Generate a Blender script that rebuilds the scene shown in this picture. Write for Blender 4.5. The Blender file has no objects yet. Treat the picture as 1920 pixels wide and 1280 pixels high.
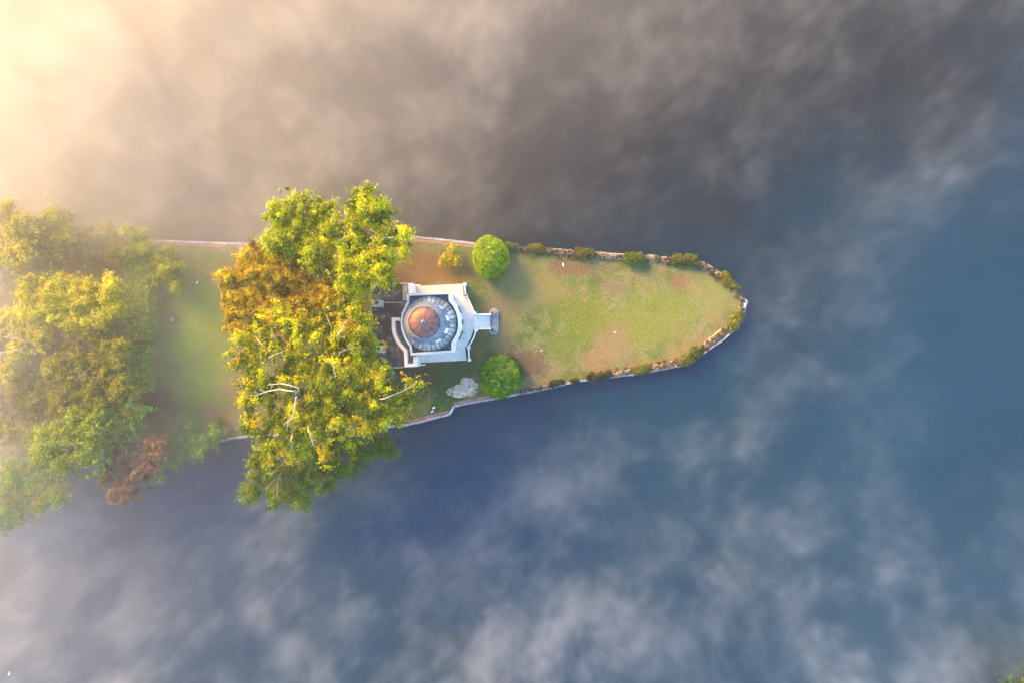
import bpy, math, random
import numpy as np
from mathutils import Vector
from mathutils.geometry import tessellate_polygon

random.seed(11)
rng = np.random.default_rng(11)
S = bpy.context.scene

# ------------------------------------------------------------------ camera, sky, sun, exposure
CAM_Z = 130.0
cam = bpy.data.cameras.new('camera')
co = bpy.data.objects.new('camera', cam)
S.collection.objects.link(co)
co.location = (0, 0, CAM_Z)
cam.sensor_width = 36
cam.lens = 36 * CAM_Z / 192.0
cam.clip_end = 6000
S.camera = co
S.view_settings.view_transform = 'Standard'
S.view_settings.look = 'None'
S.view_settings.gamma = 1
S.view_settings.use_curve_mapping = False
S.view_settings.exposure = 2.95
SUN_EL = math.radians(22)
SUN_DIR = Vector((-.72, .69, 0)).normalized() * math.cos(SUN_EL) + Vector((0, 0, math.sin(SUN_EL)))
world = bpy.data.worlds.new('World')
S.world = world
world.use_nodes = True
wn = world.node_tree
sky = wn.nodes.new('ShaderNodeTexSky')
sky.sky_type = 'NISHITA'
sky.sun_disc = False
sky.sun_elevation = SUN_EL
sky.sun_rotation = math.atan2(SUN_DIR.x, SUN_DIR.y)
sky.ozone_density = 3.8
sky.dust_density = 0.1
wn.nodes['Background'].inputs[1].default_value = .15
wn.links.new(sky.outputs[0], wn.nodes['Background'].inputs[0])
sun = bpy.data.lights.new('sun', 'SUN')
sun.energy = 3.9
sun.angle = math.radians(25)
sun.color = (1, .55, .06)
so = bpy.data.objects.new('sun', sun)
S.collection.objects.link(so)
so.rotation_euler = (-SUN_DIR).to_track_quat('-Z', 'Y').to_euler()
S.cycles.volume_bounces = 2
S.cycles.max_bounces = 6
S.cycles.diffuse_bounces = 3
S.cycles.transmission_bounces = 3
S.cycles.use_denoising = True
S.cycles.use_adaptive_sampling = True
S.cycles.adaptive_threshold = .02
G = 0.8                      # lawn level above the river


def P(px, py, z=0.0):
    k = (CAM_Z - z) / CAM_Z / 10.0
    return Vector(((px - 960) * k, (640 - py) * k, z))


def U(u, v, z):              # the temple was measured on an enlarged detail
    return P(680 + u / 5.818, 500 + v / 5.818, z)


# ------------------------------------------------------------------ object helpers
def tag(o, label=None, cat=None, group=None, kind=None):
    if label: o['label'] = label
    if cat: o['category'] = cat
    if group: o['group'] = group
    if kind: o['kind'] = kind
    return o


def thing(name, loc, label, cat, group=None):
    o = bpy.data.objects.new(name, None)
    S.collection.objects.link(o)
    o.location = loc
    o.empty_display_size = .5
    return tag(o, label, cat, group)


def world_loc(o):
    v = Vector((0, 0, 0))
    while o is not None:
        v += o.location
        o = o.parent
    return v


def link_mesh(name, me, mat, parent=None, loc=None):
    o = bpy.data.objects.new(name, me)
    S.collection.objects.link(o)
    if mat is not None and not me.materials:
        me.materials.append(mat)
    if parent is not None:
        o.parent = parent
    if loc is not None:
        o.location = loc
    return o


def mesh(name, verts, faces, mat, parent=None, origin=None, smooth=False):
    """verts in world coordinates; the origin of the object is its parent's or `origin`"""
    base = world_loc(parent) if parent is not None else Vector((0, 0, 0))
    off = Vector(origin) if origin is not None else base
    me = bpy.data.meshes.new(name)
    me.from_pydata([tuple(Vector(v) - off) for v in verts], [], faces)
    if smooth:
        me.polygons.foreach_set('use_smooth', [True] * len(me.polygons))
    me.update()
    o = link_mesh(name, me, mat, parent)
    o.location = off - base
    return o


def ccw(pts):
    a = sum(pts[i][0] * pts[(i + 1) % len(pts)][1] - pts[(i + 1) % len(pts)][0] * pts[i][1] for i in range(len(pts)))
    return list(pts) if a > 0 else list(reversed(pts))


def prism(name, pts, z0, z1, mat, parent=None, origin=None, bottom=False):
    pts = ccw([(p[0], p[1]) for p in pts])
    n = len(pts)
    v = [(x, y, z0) for x, y in pts] + [(x, y, z1) for x, y in pts]
    tris = tessellate_polygon([[Vector((x, y, 0)) for x, y in pts]])
    f = []
    for t in tris:
        a, b, c = t
        ar = (pts[b][0] - pts[a][0]) * (pts[c][1] - pts[a][1]) - (pts[c][0] - pts[a][0]) * (pts[b][1] - pts[a][1])
        if ar < 0: a, b, c = a, c, b
        f.append((a + n, b + n, c + n))
        if bottom: f.append((c, b, a))
    f += [(i, (i + 1) % n, (i + 1) % n + n, i + n) for i in range(n)]
    return mesh(name, v, f, mat, parent, origin)


def slab_along(name, a, b, width, z0, z1, mat, parent, bev=.03, side=0):
    """a bevelled block whose long axis runs from a to b; side shifts it across"""
    a = Vector((a[0], a[1], 0)); b = Vector((b[0], b[1], 0))
    d = (b - a); L = d.length; d.normalize(); n = Vector((-d.y, d.x, 0))
    a = a + n * side; b = b + n * side
    def rect(s):
        return [a + d * s + n * (-width / 2 + s), b - d * s + n * (-width / 2 + s), b - d * s + n * (width / 2 - s), a + d * s + n * (width / 2 - s)]
    v = [(p.x, p.y, z0) for p in rect(0)] + [(p.x, p.y, z1 - bev) for p in rect(0)] + [(p.x, p.y, z1) for p in rect(bev)]
    f = []
    for k in (0, 4):
        f += [(k + i, k + (i + 1) % 4, k + 4 + (i + 1) % 4, k + 4 + i) for i in range(4)]
    f += [(8, 9, 10, 11), (3, 2, 1, 0)]
    return mesh(name, v, f, mat, parent)


def box_pts(cx, cy, sx, sy, rot=0):
    c, s = math.cos(rot), math.sin(rot)
    return [(cx + x * c - y * s, cy + x * s + y * c) for x, y in ((-sx / 2, -sy / 2), (sx / 2, -sy / 2), (sx / 2, sy / 2), (-sx / 2, sy / 2))]


def lathe(name, c, prof, mat, parent, n=48, a0=0, a1=2 * math.pi, smooth=True):
    full = abs(a1 - a0 - 2 * math.pi) < 1e-6
    m = n if full else n + 1
    v = []
    for r, z in prof:
        for i in range(m):
            a = a0 + (a1 - a0) * i / n
            v.append((c[0] + r * math.cos(a), c[1] + r * math.sin(a), z))
    f = []
    for k in range(len(prof) - 1):
        for i in range(n):
            j = (i + 1) % m
            f.append((k * m + i, k * m + j, (k + 1) * m + j, (k + 1) * m + i))
    return mesh(name, v, f, mat, parent, smooth=smooth)


def tube(name, pts, radii, mat, parent, n=7, wob=0):
    pts = [Vector(p) for p in pts]
    v, f = [], []
    for i, p in enumerate(pts):
        d = (pts[min(i + 1, len(pts) - 1)] - pts[max(i - 1, 0)]).normalized()
        x = d.cross(Vector((.3, .2, 1)) if abs(d.z) < .9 else Vector((1, 0, 0))).normalized()
        y = d.cross(x)
        for k in range(n):
            a = 2 * math.pi * k / n
            r = radii[i] * (1 + random.uniform(-wob, wob))
            v.append(p + x * r * math.cos(a) + y * r * math.sin(a))
    for i in range(len(pts) - 1):
        for k in range(n):
            f.append((i * n + k, i * n + (k + 1) % n, (i + 1) * n + (k + 1) % n, (i + 1) * n + k))
    f.append(tuple(range(n))[::-1])
    f.append(tuple((len(pts) - 1) * n + k for k in range(n)))
    return mesh(name, v, f, mat, parent, smooth=True)


# ------------------------------------------------------------------ materials
def new_mat(name):
    m = bpy.data.materials.new(name)
    m.use_nodes = True
    return m, m.node_tree, m.node_tree.nodes['Principled BSDF']


def noise_node(t, scale, detail=4, rough=.6, vec=None, dist=0):
    n = t.nodes.new('ShaderNodeTexNoise')
    n.inputs['Scale'].default_value = scale
    n.inputs['Detail'].default_value = detail
    n.inputs['Roughness'].default_value = rough
    n.inputs['Distortion'].default_value = dist
    if vec is None:
        vec = t.nodes.new('ShaderNodeNewGeometry').outputs['Position']
    t.links.new(vec, n.inputs['Vector'])
    return n.outputs[0]


def ramp(t, fac, stops):
    r = t.nodes.new('ShaderNodeValToRGB')
    while len(r.color_ramp.elements) < len(stops):
        r.color_ramp.elements.new(.5)
    for e, (p, c) in zip(r.color_ramp.elements, stops):
        e.position = p
        e.color = (*c, 1)
    t.links.new(fac, r.inputs[0])
    return r.outputs[0]


def mixc(t, fac, a, b, mode='MIX'):
    n = t.nodes.new('ShaderNodeMix')
    n.data_type = 'RGBA'
    n.blend_type = mode
    for s, x in ((n.inputs[0], fac), (n.inputs[6], a), (n.inputs[7], b)):
        if isinstance(x, (int, float)): s.default_value = x
        elif isinstance(x, tuple): s.default_value = (*x, 1)
        else: t.links.new(x, s)
    return n.outputs[2]


def mathn(t, op, *a):
    n = t.nodes.new('ShaderNodeMath')
    n.operation = op
    for i, x in enumerate(a):
        if isinstance(x, (int, float)): n.inputs[i].default_value = x
        else: t.links.new(x, n.inputs[i])
    return n.outputs[0]


def smooth(t, x, a, b, c=0, d=1):
    n = t.nodes.new('ShaderNodeMapRange')
    n.interpolation_type = 'SMOOTHSTEP'
    t.links.new(x, n.inputs[0])
    for i, v in enumerate((a, b, c, d)): n.inputs[i + 1].default_value = v
    return n.outputs[0]


def bump(t, b, h, strength, dist):
    n = t.nodes.new('ShaderNodeBump')
    n.inputs['Strength'].default_value = strength
    n.inputs['Distance'].default_value = dist
    t.links.new(h, n.inputs['Height'])
    t.links.new(n.outputs[0], b.inputs['Normal'])


def stone_mat(name, c1, c2, scale=3, rough=.75, var=.25, bmp=.3):
    m, t, b = new_mat(name)
    n = noise_node(t, scale, 6, .65)
    col = ramp(t, n, [(.3, c1), (.7, c2)])
    oi = t.nodes.new('ShaderNodeObjectInfo')
    k = mathn(t, 'ADD', mathn(t, 'MULTIPLY', oi.outputs['Random'], var), 1 - var / 2)
    cc = t.nodes.new('ShaderNodeVectorMath'); cc.operation = 'SCALE'
    t.links.new(col, cc.inputs[0]); t.links.new(k, cc.inputs['Scale'])
    t.links.new(cc.outputs[0], b.inputs['Base Color'])
    b.inputs['Roughness'].default_value = rough
    bump(t, b, noise_node(t, scale * 5, 4), bmp, .03)
    return m


M = {}
M['white'] = stone_mat('white_render', (.62, .55, .45), (.72, .64, .53), 1.2, .6, .06)
M['paving'] = stone_mat('pale_paving', (.40, .35, .285), (.58, .51, .42), .6, .7, .1)
M['grey_stone'] = stone_mat('weathered_stone', (.17, .16, .14), (.30, .28, .24), 2.5, .8, .4)
M['slab'] = stone_mat('cupola_slab', (.22, .205, .165), (.42, .40, .33), 1.5, .7, .6)
M['lead'] = stone_mat('lead', (.045, .055, .075), (.17, .19, .23), 2.6, .45, .15)
M['dark_lead'] = stone_mat('dark_lead', (.02, .023, .028), (.05, .055, .065), 1.3, .5, .3)
M['cream'] = stone_mat('cream_chimney', (.30, .26, .19), (.45, .41, .32), 2, .75, .1)
M['pot'] = stone_mat('sooty_pot', (.01, .009, .008), (.02, .017, .015), 4, .9, .1)
M['coping'] = stone_mat('coping_stone', (.14, .14, .14), (.36, .36, .36), 1.3, .75, .6)
M['brick'] = stone_mat('red_brick', (.16, .075, .045), (.30, .15, .09), 2.0, .85, .5)
M['wallface'] = stone_mat('river_wall_face', (.05, .045, .04), (.12, .11, .09), 1.5, .9, .1)
M['soil'] = stone_mat('soil', (.035, .025, .016), (.07, .05, .03), 1, .95, 0)
M['glass'] = None
M['roll'] = stone_mat('dry_roll', (.04, .03, .018), (.26, .20, .125), 7, .95, .3, 1)
M['white_wood'] = stone_mat('white_paint', (.68, .66, .62), (.74, .72, .68), 2, .4, .02)
M['green_paint'] = stone_mat('green_paint', (.01, .07, .04), (.02, .10, .06), 2, .4, .1)
M['feather'] = stone_mat('white_feather', (.6, .6, .58), (.75, .75, .73), 6, .8, .05)
M['stump'] = stone_mat('stump_wood', (.13, .085, .07), (.22, .15, .13), 5, .9, .1)

m, t, b = new_mat('window_glass'); M['glass'] = m
b.inputs['Base Color'].default_value = (.02, .025, .03, 1); b.inputs['Roughness'].default_value = .06

# dark roof of the west wing: streaky lead and felt with lichen
m, t, b = new_mat('wing_roof'); M['wing'] = m
n1 = noise_node(t, .5, 7, .7); n2 = noise_node(t, 3.5, 6, .75)
c = ramp(t, n1, [(.36, (.020, .016, .015)), (.52, (.045, .036, .032)), (.62, (.13, .105, .09))])
c = mixc(t, smooth(t, n2, .55, .75, 0, .6), c, (.13, .11, .09))
t.links.new(c, b.inputs['Base Color']); b.inputs['Roughness'].default_value = .7
bump(t, b, n2, .4, .05)

# copper
m, t, b = new_mat('copper'); M['copper'] = m
n1 = noise_node(t, .9, 5, .6)
c = ramp(t, n1, [(.3, (.10, .042, .030)), (.7, (.20, .10, .078))])
oi = t.nodes.new('ShaderNodeObjectInfo')
c = mixc(t, mathn(t, 'MULTIPLY', oi.outputs['Random'], .6), c, (.05, .022, .018))
t.links.new(c, b.inputs['Base Color'])
b.inputs['Metallic'].default_value = .3; b.inputs['Roughness'].default_value = .5
bump(t, b, noise_node(t, 6, 3), .15, .03)

# bark
def bark(name, c1, c2):
    m = stone_mat(name, c1, c2, 3, .85, .1)
    M[name] = m
bark('pale_bark', (.20, .175, .13), (.36, .33, .27))
bark('brown_bark', (.05, .035, .022), (.10, .075, .05))
bark('tan_bark', (.16, .12, .085), (.26, .21, .16))

# leaves: colour per leaf, light passes through
def leaf_mat(name, trans=.5, rough=.55):
    m, t, b = new_mat(name)
    at = t.nodes.new('ShaderNodeAttribute'); at.attribute_name = 'leaf_colour'
    t.links.new(at.outputs['Color'], b.inputs['Base Color'])
    b.inputs['Roughness'].default_value = rough
    b.inputs['Specular IOR Level'].default_value = .12
    tr = t.nodes.new('ShaderNodeBsdfTranslucent')
    t.links.new(at.outputs['Color'], tr.inputs['Color'])
    mx = t.nodes.new('ShaderNodeMixShader'); mx.inputs[0].default_value = trans
    t.links.new(b.outputs[0], mx.inputs[1]); t.links.new(tr.outputs[0], mx.inputs[2])
    t.links.new(mx.outputs[0], t.nodes['Material Output'].inputs['Surface'])
    return m
M['leaf'] = leaf_mat('leaf')

# water
m, t, b = new_mat('river_water'); M['water'] = m
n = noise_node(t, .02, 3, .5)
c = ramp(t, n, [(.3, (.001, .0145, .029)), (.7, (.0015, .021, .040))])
# warm light over the upper channel is painted in: browner above, blue below
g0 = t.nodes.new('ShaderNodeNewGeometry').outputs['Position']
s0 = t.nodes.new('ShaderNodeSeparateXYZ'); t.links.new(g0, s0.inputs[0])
light_grade = mathn(t, 'ADD', mathn(t, 'ADD', mathn(t, 'MULTIPLY', s0.outputs[0], -.38), s0.outputs[1]), mathn(t, 'MULTIPLY', mathn(t, 'SUBTRACT', noise_node(t, .03, 5, .6, g0, .6), .5), 60))
light_grade = smooth(t, light_grade, -26, 30)
c = mixc(t, light_grade, c, (.0045, .0048, .0036))
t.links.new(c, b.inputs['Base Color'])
b.inputs['Roughness'].default_value = .34
b.inputs['IOR'].default_value = 1.33
geo = t.nodes.new('ShaderNodeNewGeometry').outputs['Position']
mp = t.nodes.new('ShaderNodeMapping'); t.links.new(geo, mp.inputs[0]); mp.inputs['Scale'].default_value = (.5, 1.3, 1); mp.inputs['Rotation'].default_value = (0, 0, .25)
w1 = noise_node(t, 1.1, 5, .65, mp.outputs[0], .4)
bump(t, b, w1, .35, .25)

# lawn
m, t, b = new_mat('lawn_grass'); M['lawn'] = m
geo = t.nodes.new('ShaderNodeNewGeometry').outputs['Position']
sep = t.nodes.new('ShaderNodeSeparateXYZ'); t.links.new(geo, sep.inputs[0])
big = noise_node(t, .09, 5, .6, geo, .4)
mid = noise_node(t, .35, 7, .72, geo, .3)
fine = noise_node(t, 2.6, 8, .8, geo)
col = ramp(t, mid, [(.34, (.040, .065, .014)), (.46, (.068, .092, .020)), (.54, (.105, .112, .034)), (.66, (.125, .108, .056))])
col = mixc(t, smooth(t, big, .42, .66, 0, .8), col, (.15, .10, .05))
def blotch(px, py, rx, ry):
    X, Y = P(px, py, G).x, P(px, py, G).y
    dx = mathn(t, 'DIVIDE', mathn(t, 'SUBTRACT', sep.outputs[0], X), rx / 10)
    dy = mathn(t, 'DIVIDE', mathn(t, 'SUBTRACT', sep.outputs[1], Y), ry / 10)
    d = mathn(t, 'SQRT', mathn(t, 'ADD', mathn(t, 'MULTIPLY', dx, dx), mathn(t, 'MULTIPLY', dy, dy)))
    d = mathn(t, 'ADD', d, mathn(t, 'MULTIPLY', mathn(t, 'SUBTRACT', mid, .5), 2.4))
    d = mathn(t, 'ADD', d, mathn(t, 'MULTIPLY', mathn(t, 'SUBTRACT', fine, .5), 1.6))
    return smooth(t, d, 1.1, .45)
for px, py, rx, ry, c_, k in (
        (1100, 590, 70, 50, (.085, .105, .015), .75), (1230, 590, 90, 55, (.105, .12, .022), .7), (1050, 650, 50, 40, (.07, .10, .015), .7),
        (1330, 555, 50, 40, (.11, .125, .035), .7), (1200, 630, 40, 30, (.10, .12, .014), .7),
        (985, 680, 60, 38, (.085, .05, .032), .85), (930, 600, 40, 70, (.13, .09, .05), .7), (1060, 500, 45, 22, (.10, .055, .033), .8),
        (1152, 540, 28, 22, (.13, .09, .06), .6), (1277, 528, 20, 22, (.13, .075, .045), .7), (1170, 650, 30, 46, (.13, .10, .05), .6), (1120, 505, 60, 16, (.10, .07, .04), .6),
        (1000, 540, 60, 40, (.15, .125, .035), .6), (1230, 690, 90, 16, (.12, .08, .045), .6),
        (800, 500, 60, 40, (.12, .066, .032), .8), (760, 560, 40, 70, (.11, .07, .034), .8), (850, 515, 60, 20, (.12, .07, .02), .7),
        (820, 700, 110, 50, (.028, .042, .012), .85), (890, 650, 36, 60, (.05, .06, .02), .6), (840, 740, 40, 40, (.015, .06, .014), .8), (790, 710, 40, 40, (.05, .035, .02), .6),  # dark green below the temple: its shade painted into the grass colour
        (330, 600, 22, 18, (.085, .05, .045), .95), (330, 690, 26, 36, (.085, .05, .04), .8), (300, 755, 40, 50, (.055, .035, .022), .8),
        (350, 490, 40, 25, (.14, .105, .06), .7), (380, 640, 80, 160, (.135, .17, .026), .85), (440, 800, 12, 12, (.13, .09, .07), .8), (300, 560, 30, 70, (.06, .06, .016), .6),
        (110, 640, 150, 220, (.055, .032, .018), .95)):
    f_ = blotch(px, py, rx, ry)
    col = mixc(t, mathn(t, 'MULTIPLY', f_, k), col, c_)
v = ramp(t, fine, [(.33, (.66, .66, .66)), (.67, (1.42, 1.42, 1.36))])
col = mixc(t, 1.0, col, v, 'MULTIPLY')
vs = noise_node(t, 1.6, 4, .7, geo)
col = mixc(t, smooth(t, vs, .60, .72, 0, .5), col, (.06, .045, .02))
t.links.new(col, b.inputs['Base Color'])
b.inputs['Roughness'].default_value = .9
b.inputs['Specular IOR Level'].default_value = .1
bump(t, b, fine, .6, .08)

# sand
m, t, b = new_mat('sandy_soil'); M['sand'] = m
n = noise_node(t, 1.1, 7, .75)
c = ramp(t, n, [(.38, (.05, .055, .02)), (.46, (.30, .22, .14)), (.66, (.56, .43, .30))])
t.links.new(c, b.inputs['Base Color']); b.inputs['Roughness'].default_value = .95
bump(t, b, n, .8, .1)

# ------------------------------------------------------------------ water and ground
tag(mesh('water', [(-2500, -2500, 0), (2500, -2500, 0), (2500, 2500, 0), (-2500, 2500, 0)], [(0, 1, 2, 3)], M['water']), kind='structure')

NORTH = [(-420, 432), (0, 440), (140, 447), (283, 452), (380, 455), (470, 458), (600, 452), (700, 446), (770, 444), (830, 450), (890, 457), (945, 462), (1010, 467), (1080, 471),
         (1165, 477), (1250, 484), (1305, 487), (1330, 498), (1356, 516), (1378, 537), (1392, 552), (1401, 566)]
SOUTH = [(1401, 566), (1391, 600), (1378, 618), (1356, 637), (1325, 658), (1285, 684), (1200, 700), (1090, 713), (1000, 733), (920, 748), (851, 761), (843, 776), (765, 796), (640, 806), (465, 818),
         (430, 822), (300, 848), (150, 862), (0, 880), (-420, 900)]
outline = [P(x, y, G) for x, y in NORTH] + [P(x, y, G) for x, y in SOUTH[1:]]
tag(prism('lawn', [(p.x, p.y) for p in outline], -.6, G, M['lawn']), kind='structure')
fb = [P(x, y, G) for x, y in ((1900, 1330), (2050, 1270), (2400, 1230), (2400, 1800), (1820, 1800))]
tag(prism('river_bank', [(p.x, p.y) for p in fb], -.6, G, M['soil']), kind='structure')

# ------------------------------------------------------------------ the river wall: face, coping stones, brick edging
wall = thing('river_wall', P(1401, 566, 0), 'low pale stone river wall with coping running round the edge of the island', 'wall')
def poly_len(pts):
    return sum((pts[i + 1] - pts[i]).length for i in range(len(pts) - 1))
def walk(pts, step):
    """cut a polyline into pieces no longer than step, never across a corner"""
    out = []
    for a, b_ in zip(pts, pts[1:]):
        n = max(1, round((b_ - a).length / step))
        for i in range(n):
            out.append((a.lerp(b_, i / n), a.lerp(b_, (i + 1) / n)))
    return out
V2 = lambda L, z=G: [P(x, y, z) for x, y in L]
wv, wf = [], []
ring = V2(NORTH) + V2(SOUTH)[1:]
for i, p in enumerate(ring):
    d = (ring[min(i + 1, len(ring) - 1)] - ring[max(i - 1, 0)]).normalized(); n = Vector((-d.y, d.x, 0))
    wv += [(p.x + n.x * .12, p.y + n.y * .12, -.7), (p.x + n.x * .12, p.y + n.y * .12, G - .02), (p.x - n.x * .3, p.y - n.y * .3, G - .02)]
for i in range(len(ring) - 1):
    k = i * 3
    wf += [(k, k + 3, k + 4, k + 1), (k + 1, k + 4, k + 5, k + 2)]
mesh('wall_face', wv, wf, M['wallface'], wall)
rp = np.random.RandomState(3)
for L, w, mt in ((NORTH[2:12], .42, 'coping'), (NORTH[11:], .28, 'grey_stone'), (SOUTH[:7], .28, 'grey_stone'), (SOUTH[6:-3], .42, 'coping')):
    for a, b_ in walk(V2(L), 1.5):
        d = (b_ - a).normalized()
        j = rp.uniform(-.04, .04)
        slab_along('coping_stone', a + d * .03, b_ - d * .03, w + rp.uniform(-.05, .05), G - .12, G + .12 + rp.uniform(-.02, .02), M[mt], wall, .035, side=j)
for L, off in ((NORTH[3:6], -.5), (NORTH[8:11], -.55), ([(851, 761), (920, 748)], .5), ([(765, 796), (843, 776)], .5)):
    L = sorted(L)
    for a, b_ in walk(V2(L), 1.15):
        d = (b_ - a).normalized()
        slab_along('brick_edging', a + d * .02, b_ - d * .02, .5, G - .1, G + .07 + rp.uniform(-.02, .02), M['brick'], wall, .02, side=off)

# ------------------------------------------------------------------ the temple
T = thing('temple', U(700, 612, G), 'white neoclassical folly with copper dome and terrace on the lawn', 'building')
def UP(L, z): return [(U(u, v, z).x, U(u, v, z).y) for u, v in L]
def at_z(L, z): return [(U(u, v, z).x, U(u, v, z).y) for u, v in L]
PLAT = 2.6
plat = [(562, 215), (1095, 188), (1100, 322), (1128, 345), (1160, 392), (1190, 450), (1208, 500), (1213, 522), (1213, 674), (1200, 712), (1180, 775), (1150, 832), (1118, 880), (1130, 1020), (625, 1046), (562, 960)]
prism('terrace', at_z(plat, PLAT), G - .2, PLAT, M['paving'], T)
# paving stones laid on the terrace inside its edge: long courses
east = [(985, 205, 1088, 320), ]
# main block: square and bow with parapet
inner = [(503, 318), (935, 300), (938, 375), (985, 430), (1020, 500), (1038, 570), (1042, 650), (1025, 730), (990, 790), (965, 830), (968, 910), (540, 938), (530, 860), (480, 780), (445, 690), (432, 610), (445, 520), (480, 440), (505, 400)]
outer = [(482, 298), (972, 283), (975, 352), (1020, 408), (1054, 488), (1073, 566), (1076, 655), (1058, 742), (1022, 810), (1000, 845), (1003, 930), (524, 966), (512, 868), (462, 795), (424, 696), (412, 610), (424, 512), (462, 428), (484, 385)]
ZP, ZR = 7.2, 6.3
oi_, ii_ = ccw(at_z(outer, ZP)), ccw(at_z(inner, ZP))
n = len(oi_)
# the wall of the block stands under the parapet, slightly set in
cx = sum(p[0] for p in oi_) / n; cy = sum(p[1] for p in oi_) / n
blk = [((p[0] - cx) * .985 + cx, (p[1] - cy) * .985 + cy) for p in oi_]
prism('block_wall', blk, G - .2, ZR - .1, M['white'], T)
v = [(x, y, ZR - .1) for x, y in oi_] + [(x, y, ZP) for x, y in oi_] + [(x, y, ZP) for x, y in ii_] + [(x, y, ZR - .1) for x, y in ii_]
f = []
for i in range(n):
    j = (i + 1) % n
    for k in range(4):
        a, b_ = k * n, ((k + 1) % 4) * n
        f.append((a + i, a + j, b_ + j, b_ + i))
mesh('parapet', v, f, M['white'], T)
prism('lead_roof', ii_, ZR - .3, ZR, M['dark_lead'], T)
AX, AY = -14.72, 3.17
# raised lead seams towards the corners of the square roof
for (u, v_) in ((503, 318), (935, 300), (968, 910), (540, 938)):
    c_ = U(u, v_, ZR); d = Vector((AX - c_.x, AY - c_.y, 0)); L = d.length; d.normalize()
    s = c_ + d * .2; e = c_ + d * (L - 4.5)
    slab_along('roof_seam', s, e, .14, ZR - .02, ZR + .12, M['lead'], T, .02)
    nrm = Vector((-d.y, d.x, 0))
    slab_along('roof_seam', s + d * .9 + nrm * -.95, s + d * .9 + nrm * .95, .1, ZR - .02, ZR + .09, M['lead'], T, .02)
# stone slabs laid as a cone round the cupola
NS = 34
lathe('slab_bed', (AX, AY), [(4.72, ZR), (4.72, ZR + .12), (3.7, ZR + 1.0), (3.7, ZR + .2)], M['dark_lead'], T, 68)
for i in range(NS):
    a0 = 2 * math.pi * (i + .08) / NS; a1 = 2 * math.pi * (i + .92) / NS
    hz = random.uniform(-.015, .03)
    vv = []
    for r, z in ((4.85 + random.uniform(-.03, .03), ZR + .12), (3.74, ZR + 1.0)):
        for a in (a0, (a0 + a1) / 2, a1):
            for dz in (0, .11 + hz):
                vv.append((AX + r * math.cos(a), AY + r * math.sin(a), z + dz * (1.6 if i % 3 else 1.1)))
    ff = [(1, 3, 9, 7), (3, 5, 11, 9), (0, 2, 3, 1), (2, 4, 5, 3), (0, 1, 7, 6), (4, 10, 11, 5), (6, 7, 9, 8), (8, 9, 11, 10)]
    mesh('roof_slab', vv, ff, M['slab'], T)
cu = thing('cupola', (AX, AY, ZR + .8), None, None)
cu.parent = T; cu.location = Vector((AX, AY, ZR + .8)) - T.location
del_ = [cu.pop(k) for k in list(cu.keys())]
ZC = 12.6
lathe('drum', (AX, AY), [(3.72, ZR + .7), (3.66, ZR + 1.3), (3.42, ZC - .4), (3.5, ZC - .3), (3.5, ZC)], M['lead'], cu, 64)
for i in range(10):                      # tall windows between the drum's piers
    a = math.radians(-4 + 36 * i + 18)
    vv = []
    for r, z in ((3.74, ZR + 1.5), (3.53, ZC - .7)):
        for da in (-.13, .13):
            vv.append((AX + r * math.cos(a + da), AY + r * math.sin(a + da), z))
    for r, z in ((3.66, ZR + 1.5), (3.45, ZC - .7)):
        for da in (-.13, .13):
            vv.append((AX + r * math.cos(a + da), AY + r * math.sin(a + da), z))
    mesh('window_frame', vv, [(0, 1, 3, 2), (4, 6, 7, 5), (0, 2, 6, 4), (1, 5, 7, 3), (2, 3, 7, 6), (0, 4, 5, 1)], M['white_wood'], cu)
lathe('cornice', (AX, AY), [(3.52, ZC), (3.62, ZC + .06), (3.62, ZC + .2), (3.35, ZC + .55), (3.3, ZC + .62), (3.0, ZC + .95), (2.9, ZC + 1.15), (2.72, ZC + 1.25), (2.6, ZC + 1.2)], M['lead'], cu, 64)
prof = [(2.62 * math.cos(k / 12 * math.pi / 2) if k < 12 else .02, ZC + 1.15 + 1.35 * math.sin(k / 12 * math.pi / 2)) for k in range(13)]
lathe('dome_base', (AX, AY), [(r * .97, z - .04) for r, z in prof], M['copper'], cu, 40)
for i in range(22):                       # the dome is covered with tapering copper sheets and standing seams
    a0 = 2 * math.pi * i / 22
    lathe('copper_sheet', (AX, AY), [(r, z) for r, z in prof], M['copper'], cu, 3, a0 + .012, a0 + 2 * math.pi / 22 - .012)
    tube('dome_seam', [(AX + r * math.cos(a0), AY + r * math.sin(a0), z + .015) for r, z in prof[:-1]], [.035] * (len(prof) - 1), M['copper'], cu, 4)
lathe('finial', (AX, AY), [(.42, ZC + 2.43), (.42, ZC + 2.6), (.2, ZC + 2.65), (.12, ZC + 2.9), (.26, ZC + 3.1), (.22, ZC + 3.3), (.05, ZC + 3.45), (.03, ZC + 4.2), (.005, ZC + 4.2)], M['lead'], cu, 20)

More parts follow.
